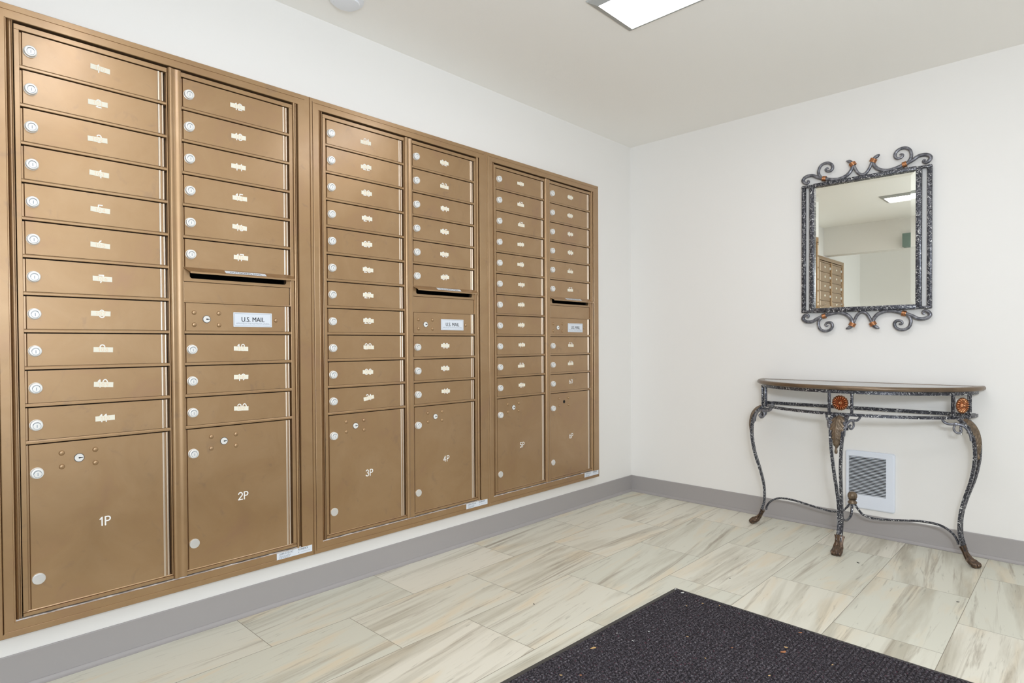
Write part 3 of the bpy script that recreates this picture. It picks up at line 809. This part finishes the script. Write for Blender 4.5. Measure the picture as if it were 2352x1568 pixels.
rings = [(-.0005, rrect(W2, 0, H, .012)), (-.009, rrect(W2, 0, H, .012)), (-.013, rrect(W2 - .004, .004, H - .004, .009)), (-.0145, rrect(W2 - .009, .009, H - .009, .006))]
plate_ring(mb, rings, (gx0, gx1, gz0, gz1))
for a, b, c, d in ((gx0, gz0, gx0, gz1), (gx1, gz0, gx1, gz1), (gx0, gz0, gx1, gz0), (gx0, gz1, gx1, gz1)):
    mb.quad((a, -.0145, b), (c, -.0145, d), (c, -.003, d), (a, -.003, b))
obj('cover_plate', mb.mesh('cover_plate', 'white_metal', 14), HT)
mb = MB(); mb.quad((gx0, -.0030, gz0), (gx1, -.0030, gz0), (gx1, -.0030, gz1), (gx0, -.0030, gz1)); obj('grille_opening', mb.mesh('grille_opening', 'black_gap', 0), HT)
mb = MB(); N = 26; p = (gz1 - gz0) / N
for i in range(N):
    z = gz0 + p * i + p * .52
    mb.extrude([(-.0150, z - p * .22), (-.0153, z), (-.0150, z + p * .16), (-.0135, z + p * .18), (-.0135, z - p * .20)], 0, gx0, gx1)
obj('grille', mb.mesh('grille', 'white_metal', 0), HT)
mb = MB(); mb.lathe([(.0125, 0), (.0125, .004), (.0115, .0052), (.0006, .0055)], 24, Matrix.Translation((-.075, -.0145, .040)) @ Matrix.Rotation(PI / 2, 4, 'X'))
obj('thermostat_knob', mb.mesh('thermostat_knob', 'white_metal', 35), HT)
for zz in (.018, H - .016):
    mb = MB(); mb.lathe([(.0035, 0), (.0033, .001), (.0004, .0014)], 14, Matrix.Translation((0.0, -.0144, zz)) @ Matrix.Rotation(PI / 2, 4, 'X')); obj('screw', mb.mesh('screw', 'white_metal', 35), HT)

# ------------------------------------------------------------------ console table
TX, TY = 1.432, -.020
TB = thing('console_table', 'half-moon console table with glass top and scrolled pewter legs', 'table', (TX, TY, 0))
def ell(a, b, t): return Vector((a * math.sin(t), -b * math.cos(t), 0))
NS = 64
TS = [-PI / 2 + PI * i / NS for i in range(NS + 1)]
# bronze rim
prof = [(-.034, .8130), (-.006, .8150), (.000, .8135), (.0040, .8085), (.0050, .8030), (.0030, .7970), (-.004, .7935), (-.034, .7930)]
a0, b0 = .519, .405
mb = MB(); n = len(prof)
rg = []
for t in TS:
    nn = Vector((math.sin(t) / a0, -math.cos(t) / b0, 0)).normalized(); base = ell(a0, b0, t)
    rg.append([(base + nn * d + Vector((0, 0, z)))[:] for d, z in prof])
mb.add([v for r in rg for v in r], [(j * n + i, j * n + (i + 1) % n, (j + 1) * n + (i + 1) % n, (j + 1) * n + i) for j in range(NS) for i in range(n)] + [tuple(range(n)), tuple(range(NS * n, NS * n + n))])
mb.box(-a0 + .002, -.032, .7935, a0 - .002, -.0015, .8135, .002)
obj('top_rim', mb.mesh('top_rim', 'rim_bronze', 35), TB)
mb = MB(); ai, bi = a0 - .030, b0 - .030
top = [(ell(ai, bi, t) + Vector((0, -.010, .8125)))[:] for t in TS if abs(ell(ai, bi, t).y) > .012]
top = [(v[0], min(v[1], -.026), v[2]) for v in top]
m = len(top); mb.add(top + [(v[0], v[1], .8055) for v in top], [tuple(range(m)), tuple(range(m, 2 * m))[::-1]] + [(i, (i + 1) % m, m + (i + 1) % m, m + i) for i in range(m)])
obj('glass_top', mb.mesh('glass_top', 'table_glass', 0), TB)
# apron rings
AR, BR = .487, .366
mb = MB()
pts = [ell(AR, BR, t) + Vector((0, -.002, .7840)) for t in TS]; mb.tube(pts, .0105, 4, (0, 0, 1), (1.0, .75))
pts = [ell(AR, BR, t) + Vector((0, -.002, .6745)) for t in TS]; mb.tube(pts, .0085, 4, (0, 0, 1), (1.0, .80))
mb.tube([(-AR, -.010, .6745), (AR, -.010, .6745)], .0085, 4, (0, 0, 1)); mb.tube([(-AR, -.010, .7860), (AR, -.010, .7860)], .0085, 4, (0, 0, 1))
obj('apron_frame', mb.mesh('apron_frame', 'hammered_pewter', 35), TB)
LEGS = [(0.0, Vector((0, -BR, 0)), 0.0), (1, None, math.radians(60)), (-1, None, -math.radians(60))]
PROF = [(.000, .672), (.020, .655), (.040, .632), (.055, .598), (.063, .545), (.061, .480), (.046, .397), (.020, .311), (.000, .225), (-.003, .144), (.006, .100), (.018, .060)]
def leg_mesh():
    """one pair of bars in the radial frame: x outward, y sideways; the bars spread apart towards the top"""
    mb = MB()
    for s in (-1, 1):
        pts = []
        for r, z in spline(PROF, 5):
            k = max(0, (z - .22) / .45); pts.append((r, s * (.0066 + .027 * k ** 1.3), z))
        mb.tube(pts, .0063, 4, (0, 1, 0))
    # inner supporting bar up to the apron between the spread bars
    mb.tube([(.004, -.018, .676), (.010, -.030, .64), (.012, -.034, .6)], .005, 6); mb.tube([(.004, .018, .676), (.010, .030, .64), (.012, .034, .6)], .005, 6)
    return mb.mesh('leg', 'hammered_pewter', 35)
def leaf_mesh():
    mb = MB(); nw = 33
    prof = spline([(.016, .668), (.040, .654), (.062, .625), (.072, .590), (.075, .560), (.073, .535), (.070, .512)], 9)
    m = len(prof); vs = []
    for j, (r, z) in enumerate(prof):
        t = j / (m - 1)
        env = .018 + .016 * math.sin(min(1, t * 1.35 + .15) * PI) if t < .62 else .018 * (1 - t) / .38 + .006
        fr_ = (t * 4.6) % 1.0                       # each lobe swells and is then cut back to the midrib
        w = env * (.72 + .38 * fr_ ** .8) if t < .86 else env * (1 - (t - .86) * 4)
        for i in range(nw):
            u = 2 * i / (nw - 1) - 1; au = abs(u)
            vein = .0016 * math.sin((t * 4.6 - au * .9) * 2 * PI * 2) * min(1, au * 2.5)
            rib = .0042 * math.exp(-(u * 7) ** 2)
            vs.append((r + rib + vein - .011 * u * u, u * w, z - au * .006 * (1 - t) + .004 * (1 - au)))
    mb.add(vs, [(j * nw + i, j * nw + i + 1, (j + 1) * nw + i + 1, (j + 1) * nw + i) for j in range(m - 1) for i in range(nw - 1)])
    mb.add([(a - .003, b, c) for a, b, c in vs], [(j * nw + i, (j + 1) * nw + i, (j + 1) * nw + i + 1, j * nw + i + 1) for j in range(m - 1) for i in range(nw - 1)])
    mb.lathe([(.002, 0), (.006, .003), (.0072, .010), (.0066, .018), (.0050, .024), (.004, .028)], 12, Matrix.Translation((.066, 0, .490)))
    return mb.mesh('acanthus_leaf', 'aged_bronze', 50)
def foot_mesh():
    mb = MB(); n = 56
    secs = [(.006, .084, .0205, .015), (.013, .066, .0160, .014), (.020, .048, .0160, .016), (.028, .034, .0190, .019), (.038, .024, .0210, .019), (.050, .019, .0225, .0165), (.062, .0165, .0225, .0150), (.071, .013, .0170, .0110), (.075, .010, .006, .005)]
    for j, (r, z, w, h) in enumerate(secs): pass
    vs = []
    for j, (r, z, w, h) in enumerate(secs):
        flute = .20 if j <= 3 else (.12 if j == 4 else .16)
        for i in range(n):
            a = 2 * PI * i / n
            k = 1 + flute * math.cos(a * 4 if j >= 5 else a * 9) * (1 if math.sin(a) > -.3 else 0)
            tilt = max(0, 1 - j / 4)
            px = r + tilt * h * math.sin(a) * .8; pz = z + h * math.sin(a) * (1 - tilt * .55) * k
            vs.append((px, w * math.cos(a) * k, max(.0, pz)))
    mb.add(vs, [(j * n + i, j * n + (i + 1) % n, (j + 1) * n + (i + 1) % n, (j + 1) * n + i) for j in range(len(secs) - 1) for i in range(n)] + [tuple(range(n))[::-1], tuple(range((len(secs) - 1) * n, len(secs) * n))])
    for s in (-.017, -.006, .006, .017):               # toes
        bm = bmesh.new(); bmesh.ops.create_uvsphere(bm, u_segments=12, v_segments=8, radius=1)
        mb.bm(bm, Matrix.Translation((.068 - abs(s) * .45, s, .0120)) @ Matrix.Diagonal((.0145, .0068, .0120, 1)))
    return mb.mesh('paw_foot', 'paw_bronze', 60)
def bracket_mesh():
    """scroll bracket in its own plane: x inward from the leg, z height"""
    mb = MB()
    c1 = spline([(.000, .575), (.004, .600), (.014, .625), (.032, .643), (.055, .648), (.080, .646), (.098, .652), (.106, .664), (.099, .673), (.088, .669)], 5)
    mb.tube([(a, 0, b) for a, b in c1], [.0060] * (len(c1) - 8) + [.0055, .005, .0048, .0045, .004, .004, .0038, .0035], 8, (0, 1, 0))
    c2 = spline([(.058, .646), (.064, .632), (.062, .617), (.050, .607), (.038, .612), (.036, .622), (.044, .626)], 5)
    mb.tube([(a, 0, b) for a, b in c2], .0050, 8, (0, 1, 0))
    mb.box(.050, -.0085, .640, .064, .0085, .6545, .002)
    return mb.mesh('scroll_bracket', 'brushed_pewter', 50)
def rosette_mesh():
    mb = MB(); n = 18 * 8; vs = []; radii = [.0030, .0075, .012, .018, .025, .031, .0365, .0372]
    for j, r in enumerate(radii):
        for i in range(n):
            a = 2 * PI * i / n; w = abs(math.cos(a * 9))
            if j <= 1: rr, h = r, (.0125, .0105)[j]
            else:
                rr = r * (1 - .07 * (1 - w)) if j > 4 else r
                h = (.004, .0095, .0135, .0125, .0060, 0)[j - 2] * (.30 + .70 * w)
            vs.append((h, rr * math.cos(a), rr * math.sin(a)))
    m = len(radii); mb.add(vs, [(j * n + i, j * n + (i + 1) % n, (j + 1) * n + (i + 1) % n, (j + 1) * n + i) for j in range(m - 1) for i in range(n)] + [tuple(range(n)), tuple(range((m - 1) * n, m * n))])
    bm = bmesh.new(); bmesh.ops.create_uvsphere(bm, u_segments=16, v_segments=10, radius=.0072); mb.bm(bm, Matrix.Translation((.010, 0, 0)))
    return mb.mesh('rosette', 'copper', 60)
ML = dict(leg=leg_mesh(), leaf=leaf_mesh(), foot=foot_mesh(), brk=bracket_mesh(), ros=rosette_mesh())
SPOTS = [(Vector((0, -BR, 0)), 0.0), (Vector((.450, -.152, 0)), math.radians(60)), (Vector((-.450, -.152, 0)), -math.radians(60))]
for P0, ang in SPOTS:
    rz = -PI / 2 + ang
    lg = obj('leg', ML['leg'], TB, P0, (0, 0, rz + math.radians(14) * (1 if ang > 0 else -1 if ang < 0 else 0)))
    obj('acanthus_leaf', ML['leaf'], lg); obj('paw_foot', ML['foot'], lg)
    for s in (-1, 1): obj('scroll_bracket', ML['brk'], lg, (.052, s * .030, 0), (0, 0, PI - s * math.radians(25)))
    for s in (-1, 1):
        fr = MB(); fr.box(-.008, s * .050 - .006, .668, .006, s * .050 + .006, .782, .0015)
        obj('apron_post', fr.mesh('apron_post', 'hammered_pewter', 30), TB, P0, (0, 0, rz))
    if ang >= 0: obj('rosette', ML['ros'], TB, P0 + Vector((math.sin(ang) * .001, -math.cos(ang) * .001, .7295)), (0, 0, rz))
mb = MB()
hub = Vector((-.002, -.150, .205))
for P0, ang in SPOTS:
    u = Vector((math.sin(ang), -math.cos(ang), 0)); end = P0 - u * .006 + Vector((0, 0, .105)); d = end - hub; d.z = 0; D = d.length; d.normalize()
    if ang == 0: pr = [(0, .205), (.008, .190), (.012, .165), (.030, .140), (D * .5, .132), (D * .8, .150), (D - .01, .130), (D, .100)]
    else: pr = [(0, .205), (.012, .195), (.026, .172), (.055, .146), (.110, .138), (.200, .150), (.300, .164), (D - .075, .160), (D - .030, .135), (D - .010, .105), (D - .006, .085)]
    mb.tube([(hub.x + d.x * a, hub.y + d.y * a, b) for a, b in spline(pr, 5)], .0060, 8, (0, 0, 1), (1.1, .9))
obj('stretcher', mb.mesh('stretcher', 'hammered_pewter', 45), TB)
mb = MB()
mb.lathe([(.010, .195), (.021, .199), (.022, .205), (.017, .211), (.014, .216), (.020, .219)], 28, Matrix.Translation((hub.x, hub.y, 0)))
mb.lathe([(.010, .216), (.018, .222), (.0225, .232), (.0225, .243), (.017, .253), (.009, .258), (.002, .259)], 64, Matrix.Translation((hub.x, hub.y, 0)), wob=lambda a, j: 1 - .09 * (1 - abs(math.cos(a * 6))))
obj('finial', mb.mesh('finial', 'aged_bronze', 50), TB)

# ------------------------------------------------------------------ ceiling fittings
def ceiling_light(y, label):
    t = thing('ceiling_light', label, 'ceiling light', (.866, y - .315, CEIL), 'flat panel lights on the ceiling')
    Lx, Ly = 1.225, .315; mb = MB(); f = .036; d = .020
    o = [(0, 0), (Lx, 0), (Lx, Ly), (0, Ly)]; i_ = [(f, f), (Lx - f, f), (Lx - f, Ly - f), (f, Ly - f)]; e = [(.004, .004), (Lx - .004, .004), (Lx - .004, Ly - .004), (.004, Ly - .004)]
    vs = [(a, b, 0) for a, b in o] + [(a, b, -.006) for a, b in e] + [(a, b, -d) for a, b in i_] + [(a, b, -.004) for a, b in i_]
    fs = []
    for L0 in (0, 4, 8):
        for k in range(4): fs.append((L0 + k, L0 + (k + 1) % 4, L0 + 4 + (k + 1) % 4, L0 + 4 + k))
    mb.add(vs, fs); obj('frame', mb.mesh('frame', 'light_frame', 30), t)
    mb = MB(); mb.box(f + .0005, f + .0005, -.016, Lx - f - .0005, Ly - f - .0005, -.004); obj('diffuser', mb.mesh('diffuser', 'lit_diffuser', 0), t)
    return t
ceiling_light(-1.353, 'flat rectangular ceiling light at the top edge of the picture')
ceiling_light(-2.880, 'flat rectangular ceiling light visible only inside the mirror')
mb = MB(); mb.lathe([(.064, 0), (.064, -.010), (.060, -.013), (.050, -.016), (.048, -.022), (.030, -.026), (.002, -.027)], 48)
sd = obj('smoke_detector', mb.mesh('smoke_detector', 'white_plastic', 40), None, (.208, -2.330, CEIL))
tag(sd, 'round white smoke detector on the ceiling above the mailboxes', 'smoke detector')
mb = MB(); mb.box(-.055, 0, -.073, .10, .11, .073, .004)
wb = obj('wall_box', mb.mesh('wall_box', 'box_green', 40), None, (.875, -4.20, 2.118))
tag(wb, 'small grey-green box fixed to the wall, seen in the mirror', 'box')

# ------------------------------------------------------------------ door mat
DM = thing('doormat', 'dark charcoal ribbed entrance mat with rubber edge on the tile floor', 'doormat', (1.061, -1.323, 0), rz=math.radians(-1.9))
MWx, MWy = 1.75, 2.6
mb = MB(); bd = .021
o = [(0, 0), (MWx, 0), (MWx, -MWy), (0, -MWy)]; i_ = [(bd, -bd), (MWx - bd, -bd), (MWx - bd, -MWy + bd), (bd, -MWy + bd)]
mb.add([(a, b, .0004) for a, b in o] + [(a + (.004 if a == 0 else -.004), b + (-.004 if b == 0 else .004), .0035) for a, b in o] + [(a, b, .0045) for a, b in i_] + [(a, b, .0004) for a, b in i_],
       [(k, (k + 1) % 4, 4 + (k + 1) % 4, 4 + k) for k in range(4)] + [(4 + k, 4 + (k + 1) % 4, 8 + (k + 1) % 4, 8 + k) for k in range(4)] + [(0, 3, 2, 1)])
obj('rubber_edge', mb.mesh('rubber_edge', 'mat_rubber', 0), DM)
mb = MB(); pr = [(bd, .001)]; x = bd; pitch = .0135
while x < MWx - bd - pitch:
    pr += [(x + pitch * q, .0040 + .0048 * (max(0, math.sin(PI * q)) ** .6)) for q in (0, .15, .35, .5, .65, .85)]; x += pitch
pr += [(x, .0040), (x, .001)]
mb.extrude([(a, b) for a, b in pr], 1, -MWy + bd, -bd)
obj('carpet_pile', mb.mesh('carpet_pile', 'mat_pile', 0), DM)
def scrap(name, px, py, z, s, matn, label, group, seed):
    r = random.Random(seed); mb = MB(); n = 7; k = [(s * r.uniform(.6, 1.2) * math.cos(2 * PI * i / n), s * .5 * r.uniform(.5, 1.2) * math.sin(2 * PI * i / n)) for i in range(n)]
    vs = [(a, b, .0004 + .35 * s * r.random() * (abs(a) / s)) for a, b in k] + [(0, 0, .0016)]
    mb.add(vs + [(a, b, 0) for a, b in k], [(i, (i + 1) % n, n) for i in range(n)] + [(i, n + 1 + i, n + 1 + (i + 1) % n, (i + 1) % n) for i in range(n)] + [tuple(range(n + 1, 2 * n + 1))[::-1]])
    o = obj(name, mb.mesh(name, matn, 0), None, (px, py, z), (0, 0, r.uniform(0, 6))); tag(o, label, 'debris', group)
CAMP = Vector((2.3191, -3.6141, 1.0249))
SCRAPS = [('leaf_scrap', 1.1192, -1.9783, .0105, 'leaf_tan', 'curled tan leaf scrap on the left part of the doormat', None),
 ('leaf_scrap', 1.5893, -1.5728, .0105, 'leaf_orange', 'orange leaf scrap in the middle of the doormat', None),
 ('leaf_scrap', 1.5833, -1.5356, .0080, 'leaf_tan', 'small tan leaf crumb just behind the orange leaf scrap', None),
 ('leaf_scrap', 1.5837, -1.3937, .0070, 'leaf_orange', 'rusty leaf sliver near the far edge of the doormat', None),
 ('paper_scrap', 1.0770, -1.3510, .0060, 'paper_scrap', 'white paper crumb at the far corner of the doormat', None),
 ('paper_scrap', 1.1166, -1.3650, .0065, 'paper_scrap', 'white paper crumb a little in from the far corner of the doormat', None)]
CRUMB_LABELS = ['tiny tan crumb on the doormat, second in from its far edge', 'tiny tan crumb on the doormat just in front of the far corner paper crumbs',
 'tiny white crumb closest to the left rubber edge of the doormat', 'tiny white crumb on the doormat, farthest of the three white dots near the left edge',
 'tiny white crumb on the doormat, nearest of the three white dots', 'tiny tan crumb on the doormat between the tan leaf and the orange leaf scrap',
 'tiny tan crumb on the doormat in front of the orange leaf scrap', 'tiny orange crumb in the middle of the doormat, left of the orange leaf scrap',
 'tiny tan crumb on the doormat, close to the far rubber edge', 'tiny tan crumb on the doormat at the bottom left, nearest its left edge',
 'tiny orange crumb on the doormat at the bottom left beside a tan one', 'tiny tan crumb on the right side of the doormat beyond the orange leaf scrap',
 'tiny tan crumb alone in the middle left of the doormat']
for a, b, m_ in ((1.2238, -1.4041, 'leaf_tan'), (1.1880, -1.4656, 'leaf_tan'), (1.1178, -1.8361, 'paper_scrap'), (1.1917, -1.7486, 'paper_scrap'), (1.1885, -1.8456, 'paper_scrap'), (1.4210, -1.7837, 'leaf_tan'), (1.6102, -1.7475, 'leaf_tan'),
                (1.4544, -1.6604, 'leaf_orange'), (1.2806, -1.3780, 'leaf_tan'), (1.1453, -2.1800, 'leaf_tan'), (1.1889, -2.1391, 'leaf_orange'), (1.7300, -1.5500, 'leaf_tan'), (1.3100, -1.6900, 'leaf_tan')):
    SCRAPS.append(('crumb', a, b, .0042, m_, CRUMB_LABELS[len(SCRAPS) - 6], 'tiny crumbs on the doormat'))
for i, (nme, a, b, s, mt, lb, gp) in enumerate(SCRAPS): scrap(nme, a, b, .0088, s, mt, lb, gp, i + 5)
for i, (a, b, s, lb) in enumerate(((1.5350, -.4815, .0080, 'dark speck of grit on the tiles in front of the console table'), (1.1828, -1.0669, .0050, 'black speck of grit on the tiles beyond the doormat corner'),
                 (.7331, -1.8415, .0055, 'dark speck of grit on the tiles left of the doormat'), (1.9386, -.6904, .0060, 'dark speck of grit on the tiles at the right of the picture'))):
    scrap('grit', a, b, 0, s, 'grit_dark', lb, None, i + 50)
